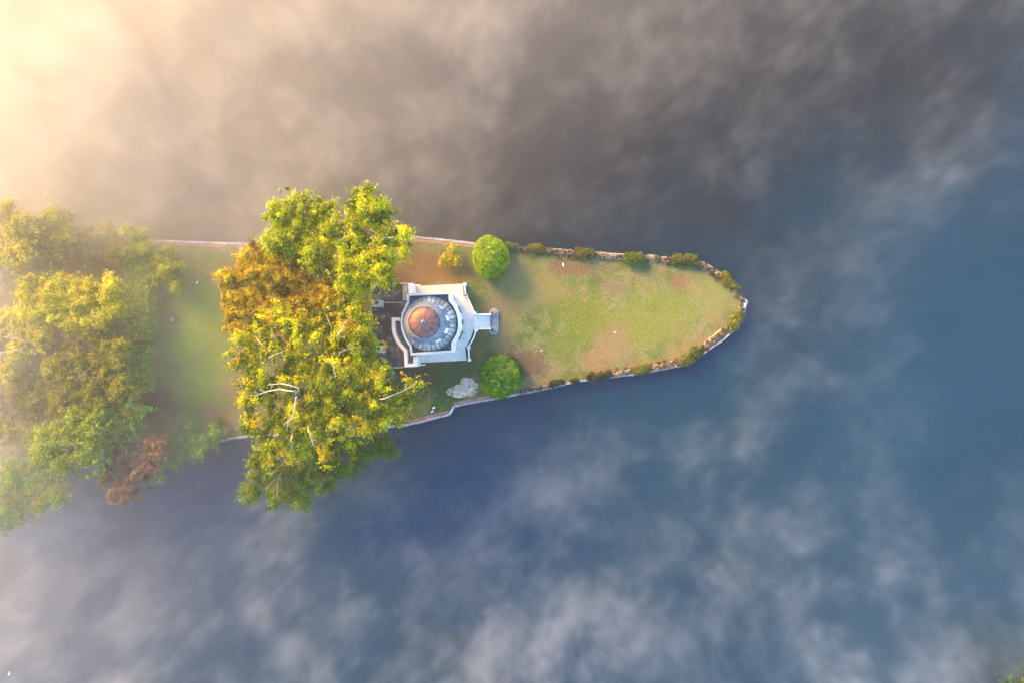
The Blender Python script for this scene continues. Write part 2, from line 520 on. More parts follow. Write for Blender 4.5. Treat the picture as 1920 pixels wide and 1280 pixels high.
# west wing with flat dark roof
wing = [(92, 192), (250, 178), (497, 175), (497, 300), (485, 385), (462, 430), (424, 512), (415, 575), (330, 575), (335, 680), (352, 750), (395, 830), (445, 895), (458, 1098), (150, 1118), (96, 800)]
ZW = 4.8
prism('wing_roof', at_z(wing, ZW), G - .2, ZW, M['wing'], T)
for a, b_, w in (((96, 392), (440, 392), .22), ((100, 622), (325, 622), .18), ((430, 190), (432, 372), .14), ((96, 200), (97, 1000), .3), ((150, 1110), (450, 1092), .3), ((110, 190), (490, 184), .28)):
    slab_along('roof_roll', U(*a, ZW), U(*b_, ZW), w, ZW - .05, ZW + .11, M['grey_stone'] if w > .2 else M['wing'], T, .03)
prism('pale_roof_panel', at_z([(438, 200), (490, 198), (488, 368), (438, 372)], ZW + .05), ZW - .02, ZW + .05, M['grey_stone'], T)
for (u, v_, w, h, holes) in ((158, 402, 104, 70, ((122, 397), (150, 394), )), (186, 896, 96, 74, ((146, 896), (166, 895), ))):
    base = at_z([(u - w / 2, v_ - h / 2), (u + w / 2, v_ - h / 2 + 2), (u + w / 2, v_ + h / 2), (u - w / 2, v_ + h / 2 - 2)], 6.7)
    ch = prism('chimney', base, ZW, 6.7, M['cream'], T)
    k = [(sum(p[0] for p in base) / 4, sum(p[1] for p in base) / 4)]
    cap = [((p[0] - k[0][0]) * 1.12 + k[0][0], (p[1] - k[0][1]) * 1.12 + k[0][1]) for p in base]
    prism('chimney_cap', cap, 6.7, 6.86, M['cream'], ch, bottom=True)
    for hu, hv in holes:
        p = U(hu, hv, 7.2)
        lathe('chimney_pot', (p.x, p.y), [(.27, 6.86), (.27, 7.25), (.19, 7.25), (.19, 6.9), (0.01, 6.9)], M['pot'], ch, 12)
# curved white wall west of the block and the south-west return
def band(name, L, w, z0, z1, mat):
    pts = [U(u, v_, z1) for u, v_ in L]
    l, r = [], []
    for i, p in enumerate(pts):
        d0 = (pts[i] - pts[i - 1]).normalized() if i else (pts[1] - pts[0]).normalized()
        d1 = (pts[i + 1] - pts[i]).normalized() if i < len(pts) - 1 else d0
        n0 = Vector((-d0.y, d0.x, 0)); n1 = Vector((-d1.y, d1.x, 0)); nn = (n0 + n1); nn = nn / max(.5, nn.dot(nn) / 2) if nn.length > .3 else n0
        l.append(p + nn * w / 2); r.append(p - nn * w / 2)
    return prism(name, [(p.x, p.y) for p in l + r[::-1]], z0, z1, mat, T)
band('garden_wall', [(408, 573), (335, 573), (336, 680), (352, 750), (390, 828), (440, 888), (466, 915), (474, 1074), (572, 1070), (570, 975)], .6, G, 6.0, M['white'])
band('wall_pier', [(520, 180), (526, 292)], .85, G, 6.4, M['white'])
prism('gutter_roof', at_z([(355, 595), (412, 592), (425, 690), (462, 795), (512, 870), (524, 966), (556, 975), (552, 1050), (495, 1052), (486, 905), (455, 870), (405, 815), (370, 740), (356, 670)], 4.4), G, 4.4, M['lead'], T)
for a, b_ in (((560, 204), (628, 202)), ((600, 1076), (675, 1066))):
    slab_along('handrail', U(*a, 3.8), U(*b_, 3.8), .16, 3.66, 3.8, M['white_wood'], T)
    for k in (.1, .9):
        p = U(a[0] + (b_[0] - a[0]) * k, a[1] + (b_[1] - a[1]) * k, 3.66)
        prism('handrail_post', box_pts(p.x, p.y, .1, .1), G, 3.67, M['white_wood'], T)
# windows and doors in the bow wall, facing the lawn
def on_wall(ang):
    a = math.radians(ang); d = Vector((math.cos(a), math.sin(a)))
    for i in range(n):
        p, q = Vector(blk[i]), Vector(blk[(i + 1) % n]); e = q - p; w_ = p - Vector((cx0, cy0))
        den = d.x * e.y - d.y * e.x
        if abs(den) < 1e-9: continue
        t1 = (w_.x * e.y - w_.y * e.x) / den; t2 = (w_.x * d.y - w_.y * d.x) / den
        if t1 > 0 and 0 <= t2 <= 1:
            nn = Vector((e.y, -e.x)).normalized()
            return Vector((cx0 + d.x * t1, cy0 + d.y * t1, 0)), Vector((nn.x, nn.y, 0))
c0_ = U(735, 617, ZP); cx0, cy0 = c0_.x, c0_.y
for ang, hw in ((27, .8), (3, .5), (-22, .95)):
    c_, d = on_wall(ang); s = Vector((-d.y, d.x, 0)); a = math.atan2(d.y, d.x); c_ = c_ + d * .01
    fr = thing('door', (0, 0, 0), None, None); fr.parent = T
    fr.location = Vector((c_.x, c_.y, PLAT)) - T.location
    o_ = c_ + d * .06; ztop_ = 5.9
    mesh('glass_pane', [o_ - s * hw + Vector((0, 0, PLAT + .05)), o_ + s * hw + Vector((0, 0, PLAT + .05)), o_ + s * hw + Vector((0, 0, ztop_)), o_ - s * hw + Vector((0, 0, ztop_))], [(0, 1, 2, 3)], M['glass'], fr)
    prism('door_sill', box_pts(c_.x + d.x * .08, c_.y + d.y * .08, .1, hw * 2, a), PLAT, PLAT + .05, M['pot'], fr)
    for q in (-hw, hw):
        p = c_ + s * q
        prism('door_post', box_pts(p.x, p.y, .16, .1, a), PLAT, ztop_, M['white_wood'], fr)
# balustrades of the terrace
def balustrade(L, z=3.7):
    pts = [U(u, v_, z) for u, v_ in L]
    for i, (a, b_) in enumerate(zip(pts, pts[1:])):
        slab_along('balustrade_rail', a, b_, .20, z - .14, z, M['white_wood'], T, .03)
    for a, b_ in walk(pts, .45):
        p = a.lerp(b_, .5)
        prism('baluster', box_pts(p.x, p.y, .09, .09), PLAT - 1.6, z - .13, M['white_wood'], T)
    for k in (0, -1):
        p = pts[k]
        prism('balustrade_pier', box_pts(p.x, p.y, .5, .46), G, z + .12, M['white'], T)
prism('balcony_floor', at_z([(1095, 188), (1126, 185), (1134, 325), (1172, 380), (1205, 445), (1222, 505), (1222, 522), (1208, 520), (1180, 440), (1125, 352), (1100, 322)], 1.9), G, 1.9, M['soil'], T)
prism('balcony_floor', at_z([(1222, 690), (1240, 700), (1215, 770), (1180, 838), (1156, 880), (1166, 1025), (1130, 1022), (1118, 880), (1150, 832), (1180, 775), (1205, 700)], 1.9), G, 1.9, M['soil'], T)
balustrade([(1112, 190), (1122, 312)])
balustrade([(1125, 318), (1158, 368), (1188, 430), (1210, 482), (1222, 508)])
balustrade([(1234, 694), (1222, 745), (1198, 800), (1168, 848), (1150, 872)])
balustrade([(1154, 885), (1162, 1016)])
# steps down to the lawn
NST = 10
for i in range(NST):
    z = PLAT - (PLAT - G - .12) * (i + 1) / (NST + 1)
    u0 = 1213 + (1396 - 1213) * i / NST; u1 = 1213 + (1396 - 1213) * (i + 1) / NST
    prism('step', at_z([(u0, 528), (u1 + 1.5, 528), (u1 + 1.5, 668), (u0, 668)], z), G - .1, z, M['grey_stone'], T)  # grey strip left uncovered on each step stands for the nosing's shadow line
    prism('step_tread', at_z([(u0 + 3.5, 530), (u1 + 1.5, 530), (u1 + 1.5, 666), (u0 + 3.5, 666)], z + .03), z - .01, z + .03, M['white'], T)
for v_ in (521, 676):
    a, b_ = U(1213, v_, 2.2), U(1398, v_, 2.2)
    slab_along('stair_kerb', a, b_, .28, G - .1, 2.35, M['white'], T)
# rounded stone apron at the foot of the stairs, with two scrolled newels
def pill(u, v0, v1, r, z):
    c0, c1 = U(u, v0, z), U(u, v1, z); R = r / 58.18
    return [(c0.x + R * math.cos(a), c0.y + R * math.sin(a)) for a in np.linspace(0, math.pi, 14)] + [(c1.x + R * math.cos(a), c1.y + R * math.sin(a)) for a in np.linspace(math.pi, 2 * math.pi, 14)]
prism('stone_apron', pill(1430, 505, 690, 52, 1.0), G - .1, 1.0, M['grey_stone'], T)
prism('stone_apron', pill(1432, 507, 688, 40, 1.2), G, 1.2, M['coping'], T)
for v_ in (506, 686):
    p = U(1424, v_, 1.6)
    nw = lathe('newel', (p.x, p.y), [(.46, 1.2), (.46, 1.7), (.36, 1.78), (.30, 1.78), (.28, 1.3), (0.01, 1.3)], M['grey_stone'], T, 20)
    lathe('newel_bowl', (p.x, p.y), [(.27, 1.32), (.25, 1.42), (.01, 1.42)], M['pot'], nw, 16)
    lathe('newel_knob', (p.x + .12, p.y), [(.13, 1.42), (.15, 1.7), (.08, 1.9), (.01, 1.92)], M['coping'], nw, 10)
slab_along('stair_threshold', U(1408, 530, 1.3), U(1410, 664, 1.3), .12, 1.15, 1.3, M['dark_lead'], T, .02)
p = U(315, 1150, 1.4)
tag(prism('stone_block', box_pts(p.x, p.y, .95, .62, .08), G - .05, 1.4, M['coping'], origin=(p.x, p.y, G)), 'small grey stone block on dark ground south of the flat roof', 'stone block')

# ------------------------------------------------------------------ foliage
def leaves_mesh(name, centres, radii, cols, n_per, size, parent, up=.35, aspect=1.0, shell=.45, radial=False, squash=.8, mat=None, origin=None, lj=.22, feather=0.0, mixpal=None):
    """many small folded leaf faces on and in round clumps; one mesh"""
    C = np.asarray(centres, float); R = np.asarray(radii, float); K = len(C)
    cnt = np.maximum(6, (n_per * (R / R.mean()) ** 2)).astype(int)
    idx = np.repeat(np.arange(K), cnt); N = len(idx)
    d = rng.normal(size=(N, 3)); d[:, 2] = d[:, 2] + up; d /= np.linalg.norm(d, axis=1)[:, None]
    rad = R[idx] * rng.uniform(0, 1, N) ** shell * np.exp(rng.normal(size=N) * feather)
    if feather > 0:      # boughs rather than balls: every clump is stretched its own way
        ax = rng.normal(size=(K, 3)) * np.array([1, 1, .5]); ax /= np.linalg.norm(ax, axis=1)[:, None]
        k1 = rng.uniform(1.15, 1.9, K)[idx][:, None]; k2 = rng.uniform(.55, .85, K)[idx][:, None]
        al = (d * ax[idx]).sum(1)[:, None] * ax[idx]
        d_ = al * k1 + (d - al) * k2
    else:
        d_ = d
    pos = C[idx] + d_ * rad[:, None] * np.array([1, 1, squash])
    nrm = d + rng.normal(size=(N, 3)) * .55 + np.array([0, 0, .35]); nrm /= np.linalg.norm(nrm, axis=1)[:, None]
    t_ = rng.normal(size=(N, 3))
    if radial:
        t_ = d + rng.normal(size=(N, 3)) * .35
    t_ -= nrm * (t_ * nrm).sum(1)[:, None]; t_ /= np.linalg.norm(t_, axis=1)[:, None]
    b_ = np.cross(nrm, t_)
    s = size * rng.uniform(.6, 1.3, N)
    L = (t_ * (s * aspect)[:, None]) * .5; W = b_ * (s * .5)[:, None] * (1 if aspect <= 1.3 else 1 / math.sqrt(aspect))
    fold = nrm * (s * .12)[:, None]
    q = np.empty((N, 4, 3))
    q[:, 0] = pos - L; q[:, 1] = pos + W + fold - L * .1; q[:, 2] = pos + L; q[:, 3] = pos - W + fold - L * .1
    base = world_loc(parent) if parent is not None else Vector((0, 0, 0))
    off = np.array(origin if origin is not None else base)
    q -= off
    me = bpy.data.meshes.new(name)
    me.vertices.add(4 * N); me.vertices.foreach_set('co', q.reshape(-1))
    tri = np.arange(N)[:, None] * 4 + np.array([[0, 1, 2, 0, 2, 3]])
    me.loops.add(6 * N); me.loops.foreach_set('vertex_index', tri.reshape(-1).astype(np.int32))
    me.polygons.add(2 * N)
    me.polygons.foreach_set('loop_start', np.arange(2 * N, dtype=np.int32) * 3)
    me.polygons.foreach_set('loop_total', np.full(2 * N, 3, dtype=np.int32))
    cl = np.asarray(cols, float)[idx] * (1 + rng.normal(size=(N, 1)) * lj)
    if mixpal is not None:
        alt = pick(mixpal, N, jit=.1); k_ = rng.uniform(0, .45, (N, 1)); cl = cl * (1 - k_) + alt * k_
    cl *= 1 + rng.normal(size=(N, 3)) * .06
    cl = np.clip(cl, .002, .8)
    at = me.color_attributes.new('leaf_colour', 'FLOAT_COLOR', 'POINT')
    cc = np.ones((4 * N, 4)); cc[:, :3] = np.repeat(cl, 4, axis=0)
    at.data.foreach_set('color', cc.reshape(-1))
    me.update(calc_edges=True)
    o = link_mesh(name, me, mat or M['leaf'], parent)
    if origin is not None:
        o.location = Vector(origin) - base
    return o


def pick(pal, n, cen=None, jit=.12):
    """colours for n clumps from a palette of (weight, colour)"""
    w = np.array([p[0] for p in pal], float); w /= w.sum()
    c = np.array([p[1] for p in pal], float)[rng.choice(len(pal), n, p=w)]
    return c * (1 + rng.normal(size=(n, 1)) * jit)


NTREE = 0
def tree(name, lobes, ztop, pal, label, cat='tree', clump=1.25, leaf=.38, dens=110, trunk=None, bark_='brown_bark', limbs=(), gap=1.0, aspect=1.0, radial=False, group=None, flat=.62, nlimb=6, under=.25, lj=.22):
    """lobes: (px, py, radius px[, dz]) as seen in plan; a domed crown carried by a trunk and limbs"""
    global NTREE
    NTREE += 1
    Ls = []
    for l in lobes:
        R = l[2] / 10 * (CAM_Z - ztop * .75) / CAM_Z
        H_ = min(R * flat * 1.3, ztop * .6)
        zt = ztop + (l[3] if len(l) > 3 else 0)
        c = P(l[0], l[1], zt - H_ * .6)
        Ls.append((c.x, c.y, zt - H_, R, H_))
    A = np.array(Ls)
    w = A[:, 3] ** 2
    cxy = (A[:, :2] * w[:, None]).sum(0) / w.sum()
    if trunk is None:
        trunk = cxy
    else:
        q = P(trunk[0], trunk[1], G); trunk = (q.x, q.y)
    T_ = thing(name, (trunk[0], trunk[1], G), label, cat, group)
    cen, rad = [], []
    for (x, y, z, R, H_) in Ls:
        n = int(2.4 * R * R / (clump * clump) * gap) + 3
        for _ in range(n):
            a = rng.uniform(0, 2 * math.pi); e = rng.uniform(-under, 1)
            ce = math.sqrt(max(0, 1 - min(1, e * e)))
            f_ = rng.uniform(.72, 1.0) if rng.uniform() < .8 else rng.uniform(.35, .8)
            rc = clump * rng.uniform(.45, 1.2)
            k = f_ * max(.2, (R - rc * .6)) / R
            cen.append((x + R * k * ce * math.cos(a), y + R * k * ce * math.sin(a), z + H_ * k * e)); rad.append(rc)
        for _ in range(int(R * 2.2)):      # twigs that break the outline
            a = rng.uniform(0, 2 * math.pi)
            f_ = rng.uniform(.95, 1.18)
            cen.append((x + R * f_ * math.cos(a), y + R * f_ * math.sin(a), z + H_ * rng.uniform(-.1, .35))); rad.append(clump * rng.uniform(.25, .5))
    cen = np.array(cen); rad = np.array(rad)
    cen[:, 2] = np.maximum(cen[:, 2], G + .6)
    leaves_mesh('crown', cen, rad, pick(pal, len(cen), jit=.16), dens * 1.9, leaf * .76, T_, aspect=aspect, radial=radial, lj=lj, feather=.36, mixpal=pal, shell=.6)
    # trunk and limbs
    zf = ztop * .45
    r0 = .10 + .022 * ztop
    tp = [(trunk[0], trunk[1], G - .1), (trunk[0] + random.uniform(-.2, .2), trunk[1] + random.uniform(-.2, .2), zf * .5), (trunk[0] + random.uniform(-.4, .4), trunk[1] + random.uniform(-.4, .4), zf)]
    tube('trunk', tp, [r0 * 1.5, r0, r0 * .8], M[bark_], T_, 9, .08)
    order = sorted(Ls, key=lambda l: -l[3])[:nlimb]
    for (x, y, z, R, H_) in order:
        e = Vector((x, y, z + H_ * .45)); s = Vector(tp[2]); m_ = s.lerp(e, .5) + Vector((random.uniform(-.5, .5), random.uniform(-.5, .5), random.uniform(.2, .8)))
        if (e - s).length > .8:
            tube('limb', [s, s.lerp(m_, .5) + Vector((0, 0, .2)), m_, e], [r0 * .6, r0 * .5, r0 * .36, r0 * .15], M[bark_], T_, 6, .08)
    def surf(px, py):
        best = zf + 1
        for _ in range(2):
            q = P(px, py, best)
            zz = [z + H_ * math.sqrt(max(0, 1 - ((q.x - x) ** 2 + (q.y - y) ** 2) / (R * R))) if (q.x - x) ** 2 + (q.y - y) ** 2 < R * R else 0 for (x, y, z, R, H_) in Ls]
            best = max(max(zz), ztop * .5)
        return best
    for L, r in limbs:                     # bare pale limbs that show above the leaves
        pts = []
        nL = len(L)
        for i, (px, py) in enumerate(L):
            zz = surf(px, py) + clump * .55 + .15
            if i == nL - 1: zz -= .3
            pts.append(P(px, py, zz))
        fin = []
        for a, b_ in zip(pts, pts[1:]):
            fin += [a, a.lerp(b_, .5) + Vector((random.uniform(-.12, .12), random.uniform(-.12, .12), random.uniform(-.05, .2)))]
        fin.append(pts[-1])
        d = Vector(tp[2]) - fin[-1]
        fin.append(fin[-1] + Vector((d.x, d.y, 0)).normalized() * .6 + Vector((0, 0, -1.2)))
        r *= .5; rr = [r * (.35 + .65 * i / (len(fin) - 1)) for i in range(len(fin))]
        tube('limb', fin, rr, M[bark_], T_, 6, .1)
        for k in (1, 2):                     # side twigs
            s = fin[k]; dd = (fin[k - 1] - fin[k + 1]).normalized(); sd = Vector((-dd.y, dd.x, .1)) * random.choice((-1, 1))
            e = s + (dd * random.uniform(.5, 1) + sd * random.uniform(.5, 1)) * random.uniform(.8, 1.6)
            tube('limb', [s, s.lerp(e, .5) + Vector((0, 0, .1)), e], [r * .35, r * .25, r * .12], M[bark_], T_, 5)
    return T_


LIME = [(5, (.42, .44, .002)), (3, (.28, .33, .002)), (2, (.56, .52, .003)), (3.5, (.05, .11, .002))]
GOLD = [(4, (.52, .48, .002)), (4, (.34, .36, .002)), (3, (.15, .20, .002)), (.8, (.55, .34, .002)), (.15, (.48, .20, .002)), (4, (.035, .07, .002))]
COPPER = [(4, (.42, .30, .010)), (3, (.28, .18, .010)), (2.5, (.50, .40, .010)), (1.2, (.12, .07, .010))]
GREEN = [(3, (.10, .18, .015)), (3, (.08, .14, .018)), (2, (.18, .24, .015)), (1, (.04, .08, .012))]
YG = [(3, (.36, .38, .015)), (3, (.28, .32, .015)), (2, (.16, .20, .02))]
OLIVE = [(3, (.24, .23, .02)), (3, (.16, .17, .018)), (2, (.34, .31, .02)), (2, (.06, .07, .012))]
BROWN = [(3, (.20, .15, .02)), (3, (.15, .12, .018)), (2, (.24, .21, .02))]
RUST = [(4, (.24, .14, .075)), (3, (.19, .11, .065)), (2, (.30, .18, .09)), (1, (.11, .07, .04))]
SEA = [(3, (.15, .26, .05)), (3, (.11, .20, .05)), (2, (.20, .32, .04))]

# --- belt of trees across the island, west of the temple
tree('maple_tree', [(548, 398, 42), (575, 435, 50), (520, 450, 34), (600, 400, 26), (515, 400, 22), (585, 470, 40)], 15, LIME,
     'bright lime green tree overhanging the upper river bank, left of a taller twin', trunk=(575, 490), clump=1.1, leaf=.36)
tree('maple_tree', [(680, 385, 34), (690, 355, 15), (645, 435, 46), (700, 435, 52), (672, 495, 55), (735, 470, 34), (715, 515, 34), (760, 435, 13), (655, 535, 30), (700, 395, 30)], 17, LIME,
     'tall lime green tree with pointed crown, beside the flat roof of the temple', trunk=(690, 490), clump=1.15, leaf=.36)
tree('copper_beech_tree', [(465, 525, 48), (520, 505, 52), (580, 520, 55), (438, 565, 28), (500, 570, 60), (560, 580, 50), (450, 600, 36), (470, 480, 26), (610, 560, 34), (425, 520, 18)], 13.5, COPPER,
     'rounded copper brown tree in the middle of the tree belt', clump=.95, leaf=.30, dens=130, gap=1.15, nlimb=7)
tree('plane_tree', [(500, 680, 62), (585, 640, 68, 1), (655, 600, 46), (640, 700, 76, 1.5), (560, 750, 76, 1), (700, 720, 52), (470, 740, 36), (690, 770, 52), (455, 660, 36), (772, 722, 18, -3), (530, 820, 50), (610, 800, 66),
                    (740, 760, 34, -2), (500, 610, 30), (540, 600, 34), (660, 640, 50, 1), (470, 800, 26), (490, 860, 26, -3)], 18, GOLD,
     'huge golden yellow plane tree with bare white limbs, biggest on the island', trunk=(585, 745), clump=1.08, leaf=.38, dens=85, bark_='pale_bark', gap=.85, nlimb=14,
     limbs=[([(477, 742), (498, 734), (524, 729), (555, 733)], .30), ([(502, 721), (524, 719), (544, 722), (560, 727)], .26), ([(533, 794), (547, 784), (553, 761), (556, 743)], .26),
            ([(781, 717), (756, 733), (730, 743), (715, 748)], .22), ([(503, 894), (516, 880), (529, 871)], .16), ([(589, 841), (584, 823), (578, 805)], .2), ([(446, 712), (468, 719), (480, 724)], .15),
            ([(469, 607), (472, 622), (482, 635), (495, 649)], .14), ([(650, 600), (642, 617), (632, 630)], .2), ([(624, 675), (626, 690), (630, 704)], .16), ([(536, 656), (518, 662), (503, 670)], .15),
            ([(602, 572), (615, 600), (622, 616)], .1), ([(500, 592), (510, 622), (520, 640)], .1), ([(560, 860), (548, 838), (546, 820)], .14), ([(672, 650), (650, 655), (636, 662)], .1)])
tree('ash_tree', [(500, 880, 40), (548, 905, 44), (590, 875, 48), (640, 860, 42), (690, 835, 36), (468, 925, 22), (560, 940, 22), (722, 845, 20), (515, 930, 24), (600, 905, 26)], 11, GREEN[:3] + [(1.5, (.17, .16, .015))],
     'darker green tree leaning over the water below the golden plane tree', trunk=(575, 790), clump=1.0, leaf=.33, bark_='tan_bark',
     limbs=[([(521, 935), (520, 915), (521, 900)], .12), ([(500, 915), (512, 900), (525, 890)], .12)])
# --- left-hand garden
tree('monkey_puzzle_tree', [(95, 420, 34), (66, 440, 24), (112, 450, 30), (90, 455, 26)], 10, OLIVE, 'spiky olive tree with long narrow leaves, by the upper bank', clump=1.2, leaf=.34, dens=90, aspect=3.6, radial=True)
tree('elder_tree', [(165, 450, 26), (200, 440, 26), (218, 470, 28), (180, 475, 22)], 7, OLIVE[:1] + BROWN + [(2, (.13, .12, .03))], 'low brownish green tree between the spiky tree and the hedge', clump=.8, leaf=.28)
tree('laburnum_tree', [(236, 432, 14), (258, 448, 22), (240, 470, 26), (268, 462, 15)], 6.5, YG, 'small yellow green tree at the top end of the long hedge', clump=.7, leaf=.26)
tree('yew_tree', [(296, 485, 14), (318, 492, 16), (298, 510, 20), (326, 520, 16), (336, 495, 9), (316, 470, 8), (330, 538, 9), (284, 498, 9), (310, 505, 18, 1.2)], 6, YG + [(2, (.10, .12, .015))],
     'feathery yellow green conifer alone on the lawn beside the hedge', clump=.75, leaf=.30, dens=90, aspect=3.2, radial=True, gap=.8)
tree('robinia_tree', [(60, 545, 36), (110, 552, 40), (160, 555, 40), (198, 572, 30), (135, 592, 36), (55, 582, 26), (205, 535, 20), (90, 580, 30), (175, 600, 22)], 12, [(4, (.50, .44, .012)), (3, (.40, .36, .012)), (2, (.22, .24, .015))],
     'spreading bright yellow tree with flat layers, above the pale bare-limbed tree', clump=1.05, leaf=.34, gap=1.2, bark_='tan_bark',
     limbs=[([(20, 602), (36, 575), (56, 562)], .12), ([(92, 590), (96, 605), (108, 618)], .1), ([(178, 585), (190, 596)], .09)])
tree('bare_limbed_tree', [(15, 600, 28), (50, 620, 28), (30, 662, 26), (80, 618, 20), (-25, 640, 46), (10, 690, 20), (75, 640, 16)], 11, [(4, (.50, .44, .05)), (3, (.40, .36, .04)), (1, (.2, .2, .02))],
     'thin pale yellow tree with long bare white branches at the left edge', clump=.8, leaf=.32, gap=.9, bark_='pale_bark',
     limbs=[([(54, 602), (37, 614), (21, 629)], .12), ([(75, 659), (37, 655), (0, 661)], .2), ([(62, 642), (30, 634), (0, 632)], .15), ([(12, 678), (6, 668), (0, 663)], .12)])
tree('oak_tree', [(168, 655, 42), (200, 695, 40), (145, 705, 46), (180, 740, 38), (215, 655, 26), (110, 690, 36), (225, 725, 24)], 12, OLIVE, 'olive green tree with thin grey twigs, beside the short hedge', clump=1.0, leaf=.33, bark_='tan_bark',
     limbs=[([(174, 685), (157, 699), (140, 713)], .1), ([(140, 690), (152, 702)], .08), ([(185, 705), (165, 708), (150, 714)], .08)])
tree('hawthorn_tree', [(45, 735, 44), (90, 745, 34), (15, 795, 48), (60, 820, 34), (-30, 740, 44), (110, 745, 28)], 10, BROWN[:1] + OLIVE, 'hazy olive brown tree at the left edge below the bare-limbed tree', clump=1.0, leaf=.33)
tree('sycamore_tree', [(95, 830, 38), (142, 808, 44), (160, 850, 38), (112, 868, 26), (75, 845, 22), (170, 800, 26)], 13, [(4, (.24, .29, .035)), (3, (.18, .24, .03)), (1, (.12, .17, .025))], 'pale yellow green rounded tree left of the rusty red tree', clump=1.15, leaf=.36)
tree('walnut_tree', [(215, 768, 36), (252, 772, 24), (232, 808, 28), (195, 790, 26)], 11, SEA + [(2, (.10, .115, .02))], 'mid green tree between the short hedge and the rusty red tree', clump=1.0, leaf=.33)
tree('purple_plum_tree', [(228, 848, 34), (212, 885, 36), (258, 880, 34), (235, 920, 27), (290, 838, 26), (215, 925, 16)], 10, RUST, 'rusty red rounded tree leaning over the lower bank', clump=.8, leaf=.27, dens=120, gap=1.15)
tree('hazel_shrub', [(350, 815, 28), (388, 822, 26), (330, 845, 26), (312, 868, 20), (405, 808, 14), (365, 845, 22), (292, 892, 12)], 6, SEA, 'green spreading shrub at the foot of the left lawn by the river', 'shrub', clump=.8, leaf=.28)
tree('willow_tree', [(25, 915, 42), (70, 930, 36), (100, 930, 24), (15, 965, 34), (-30, 950, 52), (60, 885, 36), (30, 880, 30)], 9, SEA + OLIVE[:2], 'pale grey green tree fading into mist over the lower left water', clump=1.0, leaf=.33)
tree('birch_tree', [(5, 405, 34), (30, 430, 34), (-28, 450, 50), (18, 480, 30), (45, 470, 22)], 12, [(3, (.48, .40, .04)), (2, (.34, .28, .03))], 'golden hazy tree at the left edge above the spiky tree', clump=1.0, leaf=.33)
tree('laurel_shrub', [(20, 540, 40), (95, 640, 40), (100, 780, 36), (190, 760, 30), (215, 620, 24), (10, 720, 50), (60, 860, 40), (60, 500, 36), (115, 505, 34), (165, 510, 30), (200, 500, 22), (100, 480, 30), (140, 485, 30)], 4, BROWN, 'low brown shrubbery filling the gaps under the left garden trees', 'shrub', clump=.9, leaf=.3)
tree('holly_shrub', [(295, 802, 18), (285, 830, 16), (312, 822, 14)], 3.5, BROWN + GREEN[:1], 'small brown green shrub between the lawn and the green river shrub', 'shrub', clump=.6, leaf=.24)
tree('box_shrub', [(420, 805, 13), (408, 795, 12)], 2.2, BROWN, 'little brown shrub at the right end of the green river shrub', 'shrub', clump=.5, leaf=.22, nlimb=2)
tree('alder_tree', [(1950, 1290, 60), (1990, 1250, 40), (1930, 1330, 50), (2000, 1330, 70)], 10, [(1, (.05, .09, .03)), (1, (.03, .06, .02))], 'dark misty tree crown in the bottom right corner', clump=1.0, leaf=.33)
tree('acer_shrub', [(843, 478, 17), (832, 488, 12), (856, 488, 11), (848, 466, 9)], 3, [(4, (.56, .48, .004)), (2, (.46, .36, .004)), (1, (.26, .26, .006))], 'small golden yellow shrub on the lawn north of the temple', 'shrub', clump=.42, leaf=.24, dens=60, gap=.75)

# --- clipped round bushes
def ball(px, py, rx, ry, h, pal, label, dark=None):
    c = P(px, py, G + h * .4); X = rx / 10 * .975; Y = ry / 10 * .975
    B = thing('round_bush', (c.x, c.y, G), label, 'bush', 'clipped round bushes beside the temple')
    vv, ff = [], []
    nr, ns = 12, 28
    for i in range(nr + 1):
        ph = math.pi * .62 * i / nr
        for j in range(ns):
            a = 2 * math.pi * j / ns
            vv.append((c.x + X * .93 * math.sin(ph) * math.cos(a), c.y + Y * .93 * math.sin(ph) * math.sin(a), G + h * .42 + h * .54 * math.cos(ph)))
    for i in range(nr):
        for j in range(ns):
            ff.append((i * ns + j, (i + 1) * ns + j, (i + 1) * ns + (j + 1) % ns, i * ns + (j + 1) % ns))
    mesh('bush_body', vv, ff, M['bushcore'], B, smooth=True)
    n = 420
    cen, rad = [], []
    for k in range(n):
        e = 1 - 1.45 * (k + .5) / n; a = k * 2.39996
        s = math.sqrt(max(0, 1 - e * e)); q = rng.uniform(.94, 1.0) * (1 + .035 * math.sin(3 * a % 6.283 + px) * s + .03 * math.sin(e * 7 + math.sin(a * 5.0) * 2 + py))
        cen.append((c.x + X * q * s * math.cos(a), c.y + Y * q * s * math.sin(a), G + h * .42 + h * .56 * q * e)); rad.append(rng.uniform(.28, .42))
    leaves_mesh('bush_leaves', cen, rad, pick(pal, n, jit=.2), 55, .15, B, up=.2, lj=.3)
    tube('trunk', [(c.x, c.y, G - .1), (c.x, c.y, G + h * .4)], [.18, .14], M['brown_bark'], B)
    return B
m, t, b = new_mat('bush_core'); M['bushcore'] = m
t.links.new(ramp(t, noise_node(t, 5, 4), [(.3, (.04, .075, .006)), (.7, (.10, .15, .01))]), b.inputs['Base Color']); b.inputs['Roughness'].default_value = .9
ball(919, 482, 33, 38, 5.2, [(4, (.24, .36, .004)), (2, (.18, .29, .004)), (1, (.30, .38, .006))], 'clipped round bright green bush on the upper side of the lawn')
ball(938, 706, 36, 39, 5.4, [(4, (.10, .25, .004)), (3, (.15, .29, .004)), (1, (.28, .35, .006)), (1, (.03, .11, .004))], 'clipped round darker green bush by the lower river wall, speckled with yellow')
ball(963, 698, 15, 26, 2.6, [(3, (.04, .085, .008)), (1, (.07, .11, .01))], 'smaller dark bush half hidden behind the lower round bush')

